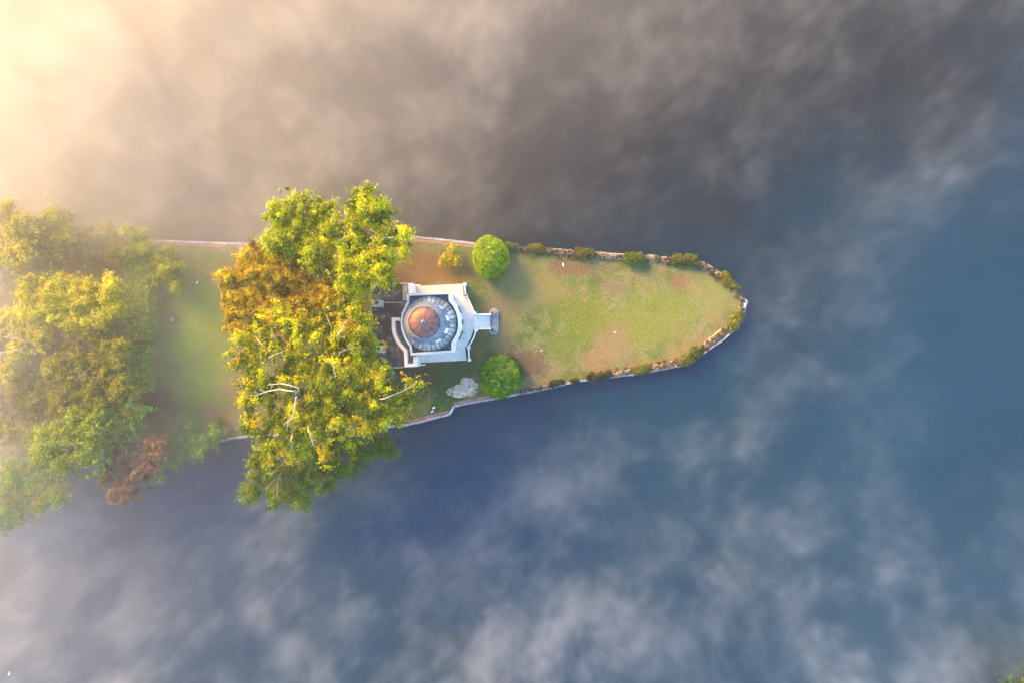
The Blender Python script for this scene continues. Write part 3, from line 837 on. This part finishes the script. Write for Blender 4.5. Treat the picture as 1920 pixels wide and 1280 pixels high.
# --- hedges
def hedge(x0, y0, x1, y1, h, label, pal):
    a = P(x0, y1, G + h); b_ = P(x1, y0, G + h)
    Hh = thing('hedge', ((a.x + b_.x) / 2, (a.y + b_.y) / 2, G), label, 'hedge', 'clipped hedges at the edge of the left lawn')
    prism('hedge_body', [(a.x + .15, a.y + .15), (b_.x - .15, a.y + .15), (b_.x - .15, b_.y - .15), (a.x + .15, b_.y - .15)], G - .1, G + h - .1, M['bushcore'], Hh)
    n = int((b_.x - a.x) * (b_.y - a.y) * 3.2) + int(2 * (b_.y - a.y + b_.x - a.x) * h * 1.5)
    cen = []
    for _ in range(n):
        r = rng.uniform()
        if r < .62: cen.append((rng.uniform(a.x + .15, b_.x - .15), rng.uniform(a.y + .15, b_.y - .15), G + h - .12 + rng.uniform(-.08, .1)))
        elif r < .88: cen.append((random.choice((a.x + .1, b_.x - .1)), rng.uniform(a.y, b_.y), G + rng.uniform(.2, h)))
        else: cen.append((rng.uniform(a.x, b_.x), random.choice((a.y + .1, b_.y - .1)), G + rng.uniform(.2, h)))
    leaves_mesh('hedge_leaves', cen, rng.uniform(.25, .45, n), pick(pal, n, jit=.15), 48, .20, Hh, up=.3, lj=.3)
HP = [(4, (.28, .33, .014)), (3, (.22, .28, .012)), (1, (.32, .33, .02))]
hedge(232, 468, 278, 636, 3.6, 'long clipped hedge closing off the left lawn', HP)
hedge(233, 648, 277, 734, 3.2, 'short clipped hedge below the gap in the long hedge', [(4, (.20, .33, .012)), (2, (.16, .27, .012))])

# --- low shrubs and dry rolls along the river edge
def edge_shrub(px, py, w, d, rot, label, pal, h=.8):
    w *= .92; d *= .74
    pal = [(a_, (c_[0] * .8, c_[1] * .85, c_[2])) for a_, c_ in pal]
    c = P(px, py, G + h * .5)
    o_ = (c.x, c.y, G)
    cr, sr = math.cos(math.radians(rot)), math.sin(math.radians(rot))
    cen, rad = [], []
    n = int(w * d / 9) + 10
    for _ in range(n):
        x = rng.uniform(-1, 1); y = rng.uniform(-1, 1)
        if abs(x) ** 4 + abs(y) ** 3 > 1: x *= .7; y *= .7
        r_ = rng.uniform(.32, .6)
        X = x * max(.2, w / 19 - r_ * .35); Y = y * max(.15, d / 19 - r_ * .35)
        cen.append((c.x + X * cr - Y * sr, c.y + X * sr + Y * cr, G + h * (.35 + .5 * (1 - max(abs(x), abs(y)) ** 2)) + rng.uniform(-.1, .2))); rad.append(r_)
    E_ = thing('river_shrub', o_, label, 'shrub', 'low shrubs along the river wall')
    leaves_mesh('shrub_leaves', cen, rad, pick(pal, n, jit=.18), 60, .20, E_, up=.4, lj=.3)
    for s in (-.3, .3):
        tube('stem', [(c.x + s * cr, c.y + s * sr, G - .1), (c.x + s * cr * 1.6, c.y + s * sr * 1.6, G + h * .6)], [.05, .03], M['brown_bark'], E_, 5)
ES = [(3, (.16, .155, .02)), (3, (.12, .135, .02)), (2, (.20, .17, .03))]
EG = [(3, (.15, .20, .012)), (2, (.11, .15, .012)), (1, (.21, .22, .02))]
EY = [(3, (.26, .22, .02)), (2, (.20, .18, .02)), (1, (.14, .12, .02))]
ED = [(3, (.055, .065, .02)), (2, (.085, .085, .03)), (1, (.03, .03, .015))]
edge_shrub(957, 462, 26, 15, -4, 'small olive shrub on the river wall touching the upper round bush', ES)
edge_shrub(1007, 466, 34, 17, -4, 'brownish shrub on the upper river wall, second from the round bush', EY[:2] + ES)
edge_shrub(1097, 475, 42, 23, -4, 'olive shrub on the upper river wall above the brown lawn patch', ES)
edge_shrub(1187, 485, 45, 28, -3, 'brightest green shrub on the upper river wall', EG, 1.6)
edge_shrub(1285, 488, 56, 27, -4, 'longest shrub on the upper river wall, where the wall begins to curve', ES + [(2, (.13, .10, .05))])
edge_shrub(1362, 522, 30, 20, -48, 'yellow green shrub on the curve above the tip of the island', EY)
edge_shrub(1378, 538, 24, 14, -45, 'small greyish shrub nearest above the tip of the island', ES)
edge_shrub(1381, 600, 44, 24, 62, 'yellow green shrub just below the tip of the island', EY + EG)
edge_shrub(1296, 668, 54, 26, 40, 'large mottled shrub on the lower river wall near the tip', EG[1:] + ED[:1] + ES)
edge_shrub(1203, 693, 38, 20, 12, 'rounded green shrub on the lower river wall between two dry rolls', EG[1:] + ES)
edge_shrub(1123, 706, 46, 15, 12, 'long dark shrub with gaps on the lower river wall', ED, .9)
edge_shrub(1077, 714, 16, 10, 12, 'tiny dark shrub on the lower wall between two larger dark ones', ED, .8)
edge_shrub(1045, 718, 30, 14, 12, 'dark shrub on the lower wall nearest the lower round bush', ED, .9)

def roll(L, w, label, pal=None):
    pts = V2(L)
    cc = pts[len(pts) // 2]
    R_ = thing('dry_reed_roll', (cc.x, cc.y, G), label, 'reed roll', 'dry reed rolls along the river wall')
    seg = walk(pts, .4)
    ctr = [s[0] for s in seg] + [seg[-1][1]]
    vv, ff, n = [], [], 9
    for i, p in enumerate(ctr):
        d = (ctr[min(i + 1, len(ctr) - 1)] - ctr[max(i - 1, 0)]).normalized(); nn = Vector((-d.y, d.x, 0))
        e = 1.0 if 0 < i < len(ctr) - 1 else .6
        for k in range(n):
            a = math.pi * k / (n - 1); r = w / 20 * e * random.uniform(.88, 1.1)
            vv.append((p.x + nn.x * r * math.cos(a), p.y + nn.y * r * math.cos(a), G - .05 + .38 * e * math.sin(a) * random.uniform(.8, 1.15)))
    for i in range(len(ctr) - 1):
        for k in range(n - 1):
            ff.append((i * n + k, i * n + k + 1, (i + 1) * n + k + 1, (i + 1) * n + k))
    ff += [tuple(range(n)), tuple((len(ctr) - 1) * n + k for k in range(n))[::-1]]
    mesh('roll_body', vv, ff, M['roll'], R_, smooth=True)
    cen = [(p.x + random.uniform(-w / 24, w / 24), p.y + random.uniform(-w / 30, w / 30), G + .28) for p in ctr for _ in range(3)]
    leaves_mesh('straw', cen, [.25] * len(cen), pick(pal or [(3, (.24, .17, .10)), (2, (.13, .09, .05)), (2, (.30, .23, .16)), (2, (.05, .035, .02))], len(cen), jit=.3), 26, .16, R_, up=.6, aspect=2.2, lj=.4)
PINK = [(3, (.26, .17, .12)), (2, (.13, .09, .06)), (2, (.32, .25, .20)), (2, (.06, .04, .03))]
GREY = [(3, (.20, .17, .14)), (2, (.12, .10, .085)), (2, (.30, .27, .25)), (2, (.05, .04, .03))]
roll([(970, 466), (990, 468)], 9, 'short dry reed roll between the first two shrubs of the upper wall', PINK)
roll([(1025, 471), (1076, 475)], 12, 'long pinkish dry reed roll on the upper wall left of the olive shrub', PINK)
roll([(1119, 480), (1165, 484)], 10, 'broken dry reed roll showing pale stones, left of the brightest green shrub', GREY)
roll([(1211, 484), (1236, 486)], 14, 'humped yellowish reed roll right of the brightest green shrub')
roll([(1238, 487), (1258, 489)], 14, 'short brown reed roll against the longest shrub', PINK)
roll([(1312, 494), (1330, 505), (1348, 518)], 13, 'curved orange edged reed roll above the tip, after the longest shrub')
roll([(1380, 545), (1391, 559)], 12, 'grey reed roll just above the white tip stone', GREY)
roll([(1393, 566), (1386, 584)], 11, 'grey reed roll just below the white tip stone', GREY)
roll([(1358, 618), (1342, 632), (1322, 648)], 14, 'coarse dry reed roll between the two large shrubs below the tip', PINK)
roll([(1266, 681), (1245, 685), (1224, 689)], 14, 'long brown reed roll between the mottled shrub and the rounded green shrub', PINK)
roll([(1184, 694), (1165, 698), (1148, 703)], 9, 'thin pale broken reed roll right of the long dark shrub', GREY)
roll([(1028, 723), (1005, 728), (975, 734)], 7, 'low crumbled reed roll beside the lower round bush', PINK)
# pale tip stone
p = P(1398, 566, G)
cen, cl_ = [], []
for L_ in (NORTH[10:], SOUTH[:8]):
    for a_, b_ in walk(V2(L_), .35):
        d = (b_ - a_).normalized(); nn = Vector((-d.y, d.x, 0)) * -1
        for _ in range(2):
            if rng.uniform() < .75:
                p_ = a_ + nn * rng.uniform(.2, 1.5) ; cen.append((p_.x, p_.y, G + rng.uniform(.02, .15)))
tag(leaves_mesh('bank_grass', cen, rng.uniform(.15, .4, len(cen)), pick([(3, (.17, .13, .05)), (3, (.12, .11, .03)), (2, (.22, .17, .09)), (1, (.06, .045, .02))], len(cen), jit=.25), 16, .17, None, up=.8, aspect=2.4, lj=.35), kind='stuff')
p = P(1398, 566, G)
tag(prism('tip_stone', [(p.x + .35, p.y), (p.x - .45, p.y + .95), (p.x - .8, p.y + .7), (p.x - .35, p.y - .1), (p.x - .75, p.y - 1.2), (p.x - .35, p.y - 1.3)], G - .1, G + .3, M['coping'], origin=(p.x, p.y, G)), 'pointed white stone at the very tip of the island', 'stone')

# ------------------------------------------------------------------ small things on the lawn
def blob_patch(name, px, py, rx, ry, h, mat, seed, kind=None):
    c = P(px, py, G); rs = np.random.RandomState(seed)
    ph = rs.uniform(0, 6.28, 5); vv = [(c.x, c.y, G + h)]; ff = []; n = 40
    for k, (s, hz) in enumerate(((.35, .95), (.7, .5), (1, -.02))):
        for j in range(n):
            a = 2 * math.pi * j / n
            r = 1 + .18 * math.sin(2 * a + ph[0]) + .13 * math.sin(3 * a + ph[1]) + .08 * math.sin(5 * a + ph[2]) + .06 * math.sin(9 * a + ph[3]) + rs.uniform(-.04, .04)
            vv.append((c.x + rx / 10 * s * r * math.cos(a), c.y + ry / 10 * s * r * math.sin(a), G + h * hz + rs.uniform(-.02, .02) * (s < 1)))
    for j in range(n):
        ff.append((0, 1 + j, 1 + (j + 1) % n))
        for k in range(2):
            ff.append((1 + k * n + j, 1 + (k + 1) * n + j, 1 + (k + 1) * n + (j + 1) % n, 1 + k * n + (j + 1) % n))
    o = mesh(name, vv, ff, mat, origin=(c.x, c.y, G), smooth=True)
    return tag(o, kind=kind) if kind else o
tag(blob_patch('sand', 872, 728, 25, 17, .10, M['sand'], 4), kind='stuff')
tag(blob_patch('sand', 850, 733, 11, 10, .07, M['sand'], 7), kind='stuff')
p = P(325, 600, G)
st = thing('tree_stump', (p.x, p.y, G), 'round pinkish tree stump on a bare patch of the left lawn', 'tree stump')
lathe('stump_bark', (p.x, p.y), [(.72, G - .05), (.58, G + .3), (.52, G + .45)], M['brown_bark'], st, 18)
lathe('stump_top', (p.x, p.y), [(.52, G + .44), (.50, G + .47), (.25, G + .48), (.01, G + .48)], M['stump'], st, 18)

def chair(px, py, rot, label):
    p = P(px, py, G); a = math.radians(rot)
    K = thing('garden_chair', (p.x, p.y, G), label, 'chair', 'garden chairs near the lower river wall')
    c, s = math.cos(a), math.sin(a)
    def q(x, y): return (p.x + x * c - y * s, p.y + x * s + y * c)
    prism('seat', [q(-.62, -.3), (q(.5, -.3)), q(.5, .3), q(-.62, .3)], G + .38, G + .45, M['green_paint'], K, bottom=True)
    prism('cushion', [q(-.1, -.13), q(.3, -.13), q(.42, 0), q(.3, .13), q(-.1, .13), q(-.2, 0)], G + .45, G + .53, M['white_wood'], K)
    prism('backrest', [q(-.72, -.3), q(-.62, -.3), q(-.62, .3), q(-.72, .3)], G + .38, G + .95, M['green_paint'], K, bottom=True)
    for x, y in ((-.62, -.27), (-.62, .27), (.45, -.27), (.45, .27)):
        prism('leg', box_pts(*q(x, y), .07, .07, a), G, G + .38, M['green_paint'], K)
chair(813, 764, 38, 'green garden chair with a white cushion, the one nearer the temple')
chair(810, 771, 38, 'green garden chair with a white cushion, the one nearer the water')

def bird(px, py, rot, label, z, sc=1.0, cat='bird'):
    p = P(px, py, z); a = math.radians(rot); d = Vector((math.cos(a), math.sin(a), 0))
    B = thing('white_bird', (p.x, p.y, z), label, cat, 'white birds scattered over lawn and water')
    vv, ff, n = [], [], 10
    prof = [(-.5, .01, .2), (-.38, .10, .18), (-.15, .19, .16), (.1, .2, .16), (.28, .12, .18), (.34, .06, .22), (.36, .05, .34), (.42, .07, .46), (.52, .055, .47), (.6, .015, .45)]
    s_ = Vector((-d.y, d.x, 0))
    for (x, r, z_) in prof:
        for k in range(n):
            an = 2 * math.pi * k / n
            q = Vector((p.x, p.y, z)) + d * x * sc + s_ * r * sc * math.cos(an) + Vector((0, 0, (z_ + r * .8 * math.sin(an)) * sc))
            vv.append(q)
    for i in range(len(prof) - 1):
        for k in range(n):
            ff.append((i * n + k, i * n + (k + 1) % n, (i + 1) * n + (k + 1) % n, (i + 1) * n + k))
    mesh('body', vv, ff, M['feather'], B, smooth=True)
    q = Vector((p.x, p.y, z)) + d * .6 * sc + Vector((0, 0, .45 * sc))
    tube('beak', [q, q + d * .1 * sc], [.02 * sc, .004], M['brick'], B, 5)
bird(1056, 497, 100, 'white bird on the brown patch near the upper river wall', G, .75)
bird(370, 530, 60, 'white bird on the left lawn beside the copper brown tree', G, .6)
bird(1015, 657, 30, 'tiny white bird on green grass below the middle of the lawn', G, .38)
bird(1153, 623, 20, 'tiny white bird on the brownish centre of the lawn', G, .38)
bird(180, 113, 0, 'white bird on the glowing misty water at top left', 0, .6)
bird(1719, 866, 20, 'upper of two white birds on the blue water at right', 0, .2)
bird(1717, 920, 70, 'lower of two white birds on the blue water at right', 0, .2)
bird(18, 1261, 70, 'white bird on blue water in the bottom left corner', 0, .9)
bird(1129, 1224, 70, 'white bird on blue water near the bottom edge', 0, .35)

# fallen leaves on the grass and on the water
def litter(name, spots, size, pal, z):
    cen = []
    for (x0, y0, x1, y1, n) in spots:
        for _ in range(n):
            q = P(rng.uniform(x0, x1), rng.uniform(y0, y1), z); cen.append((q.x, q.y, z))
    o = leaves_mesh(name, cen, [.03] * len(cen), pick(pal, len(cen), jit=.3), 1, size, None, up=.1, squash=.2, lj=.3)
    tag(o, kind='stuff')
litter('fallen_leaves', [(285, 470, 410, 800, 260), (310, 475, 360, 500, 60), (380, 640, 460, 810, 120), (770, 460, 880, 530, 120), (760, 690, 840, 780, 80), (940, 490, 1300, 690, 260), (690, 540, 740, 680, 20)], .10,
       [(3, (.26, .20, .05)), (2, (.30, .24, .12)), (1, (.14, .08, .03))], G + .03)

# ------------------------------------------------------------------ haze and river mist
PATCH = [(600, 1050, 170, 1.1), (950, 1270, 190, 2.2), (1650, 1230, 200, 1.9), (300, 1270, 260, 1.0), (1300, 1130, 240, .6), (1000, 1000, 300, .35), (1350, 860, 110, .6), (1750, 330, 120, .5), (1240, 720, 90, .4), (60, 1050, 160, .5), (1500, 1090, 150, .5), (1500, 620, 120, .6), (1450, 60, 300, .4), (700, 60, 260, .6), (1250, 1180, 420, .25), (330, 1220, 300, .3), (400, 400, 200, .6), (0, 1050, 220, .8), (1240, 900, 200, .2),
         (1300, 740, 150, -.2), (1880, 640, 170, -.8), (860, 800, 120, -.8), (1500, 350, 120, -.4), (1080, 230, 90, -.3), (250, 1150, 150, -.2), (1850, 1180, 120, .6)]


def volume_mat(name, color, density, aniso, attr=True):
    m = bpy.data.materials.new(name); m.use_nodes = True; t = m.node_tree; t.nodes.clear()
    pv = t.nodes.new('ShaderNodeVolumePrincipled')
    pv.inputs['Color'].default_value = (*color, 1); pv.inputs['Density'].default_value = density; pv.inputs['Anisotropy'].default_value = aniso
    if not attr: pv.inputs['Density Attribute'].default_value = ''
    ou = t.nodes.new('ShaderNodeOutputMaterial'); t.links.new(pv.outputs[0], ou.inputs['Volume'])
    return m


def mist():
    vd = bpy.data.volumes.new('mist'); o = bpy.data.objects.new('mist', vd); S.collection.objects.link(o)
    ng = bpy.data.node_groups.new('mist', 'GeometryNodeTree')
    ng.interface.new_socket('Geometry', in_out='OUTPUT', socket_type='NodeSocketGeometry')
    N = ng.nodes; K = ng.links
    def Mt(op, *a):
        return mathn(ng, op, *a)
    def sm(x, a, b_, c=0, d=1):
        return smooth(ng, x, a, b_, c, d)
    pos = N.new('GeometryNodeInputPosition').outputs[0]
    sep = N.new('ShaderNodeSeparateXYZ'); K.new(pos, sep.inputs[0]); x, y, z = sep.outputs
    def noise(sc, det, rough, dist, scale=(1, 1, 1), off=(0, 0, 0), rot=0):
        r = N.new('ShaderNodeVectorRotate'); r.rotation_type = 'Z_AXIS'; K.new(pos, r.inputs['Vector']); r.inputs['Angle'].default_value = rot
        mp = N.new('ShaderNodeVectorMath'); mp.operation = 'MULTIPLY_ADD'; K.new(r.outputs[0], mp.inputs[0]); mp.inputs[1].default_value = scale; mp.inputs[2].default_value = off
        return noise_node(ng, sc, det, rough, mp.outputs[0], dist)
    big = noise(.022, 2, .5, .2, (1, 1, .5)); mid = noise(.055, 9, .68, .25, (1, .8, .5), (3, 7, 0), .9); fine = noise(.2, 6, .7, .3, (1, .7, .4), (9, 2, 0), -.5)
    fib = noise(.34, 6, .72, .8, (1, .4, .4), (5, 1, 0), .9)
    q = Mt('ADD', Mt('ADD', Mt('MULTIPLY', mid, .56), Mt('MULTIPLY', fine, .21)), Mt('MULTIPLY', fib, .23))
    wisp = Mt('POWER', sm(q, .42, .68), 1.4)
    base = sm(big, .3, .7, .22, .5)
    for px, py, r, a in PATCH:
        X = (px - 960) / 10; Y = (640 - py) / 10; r /= 10
        dx = Mt('SUBTRACT', x, X); dy = Mt('SUBTRACT', y, Y)
        g = Mt('POWER', 2.718, Mt('MULTIPLY', Mt('ADD', Mt('MULTIPLY', dx, dx), Mt('MULTIPLY', dy, dy)), -1 / (r * r)))
        base = Mt('ADD', base, Mt('MULTIPLY', g, a))
    base = Mt('MAXIMUM', base, 0)
    # steam stays over the open water: the island itself is nearly free of it
    yi = Mt('ABSOLUTE', Mt('SUBTRACT', y, 1.5))
    isl = Mt('MULTIPLY', sm(yi, 19, 12), sm(x, 46, 36))
    isl = Mt('MULTIPLY', isl, sm(x, -100, -80, .2, 1))
    lay = Mt('MULTIPLY', sm(z, 9, 1), Mt('SUBTRACT', 1, Mt('MULTIPLY', isl, .88)))
    m1 = Mt('MULTIPLY', Mt('MULTIPLY', lay, base), Mt('ADD', wisp, .05))
    u = Mt('ADD', Mt('MULTIPLY', x, -.82), Mt('MULTIPLY', y, .57))
    bank = Mt('MULTIPLY', Mt('POWER', sm(u, -16, 104), 1.6), Mt('SUBTRACT', 1, Mt('MULTIPLY', isl, .55)))
    m2 = Mt('MULTIPLY', Mt('MULTIPLY', Mt('MULTIPLY', bank, Mt('MULTIPLY', sm(x, -142, -100), sm(y, 104, 72))), sm(z, 18, 3)), Mt('ADD', Mt('MULTIPLY', wisp, .8), .5))
    veil = Mt('MULTIPLY', Mt('MULTIPLY', sm(Mt('ADD', Mt('MULTIPLY', x, -.7), y), -5, 90), sm(z, 12, 1)), Mt('SUBTRACT', 1, Mt('MULTIPLY', isl, .9)))
    gx = Mt('DIVIDE', Mt('ADD', x, 110), 32); gy = Mt('DIVIDE', Mt('SUBTRACT', y, 8), 34)
    m3 = Mt('MULTIPLY', Mt('POWER', 2.718, Mt('MULTIPLY', Mt('ADD', Mt('MULTIPLY', gx, gx), Mt('MULTIPLY', gy, gy)), -1.0)), sm(z, 24, 6))
    m2 = Mt('ADD', m2, Mt('MULTIPLY', m3, Mt('ADD', Mt('MULTIPLY', wisp, .25), .26)))
    d = Mt('ADD', Mt('ADD', Mt('MULTIPLY', m1, .085), Mt('MULTIPLY', m2, .135)), Mt('MULTIPLY', veil, Mt('ADD', Mt('MULTIPLY', wisp, .04), .026)))
    vc = N.new('GeometryNodeVolumeCube'); K.new(d, vc.inputs['Density'])
    vc.inputs['Min'].default_value = (-150, -110, 0.02); vc.inputs['Max'].default_value = (150, 110, 31)
    for k, v in zip(('Resolution X', 'Resolution Y', 'Resolution Z'), (500, 366, 24)): vc.inputs[k].default_value = v
    m = volume_mat('mist', (.985, .985, .99), 1, .68)
    s = N.new('GeometryNodeSetMaterial'); s.inputs['Material'].default_value = m; K.new(vc.outputs[0], s.inputs[0])
    go = N.new('NodeGroupOutput'); K.new(s.outputs[0], go.inputs[0])
    vd.materials.append(m)
    md = o.modifiers.new('mist', 'NODES'); md.node_group = ng
    tag(o, kind='stuff')


mist()
hz = mesh('haze', [(x, y, z) for z in (-1.0, 134) for y in (-2600, 2600) for x in (-2600, 2600)], [(0, 2, 3, 1), (4, 5, 7, 6), (0, 1, 5, 4), (2, 6, 7, 3), (0, 4, 6, 2), (1, 3, 7, 5)], volume_mat('haze', (.95, .97, 1), .0003, .6, False))
tag(hz, kind='stuff')
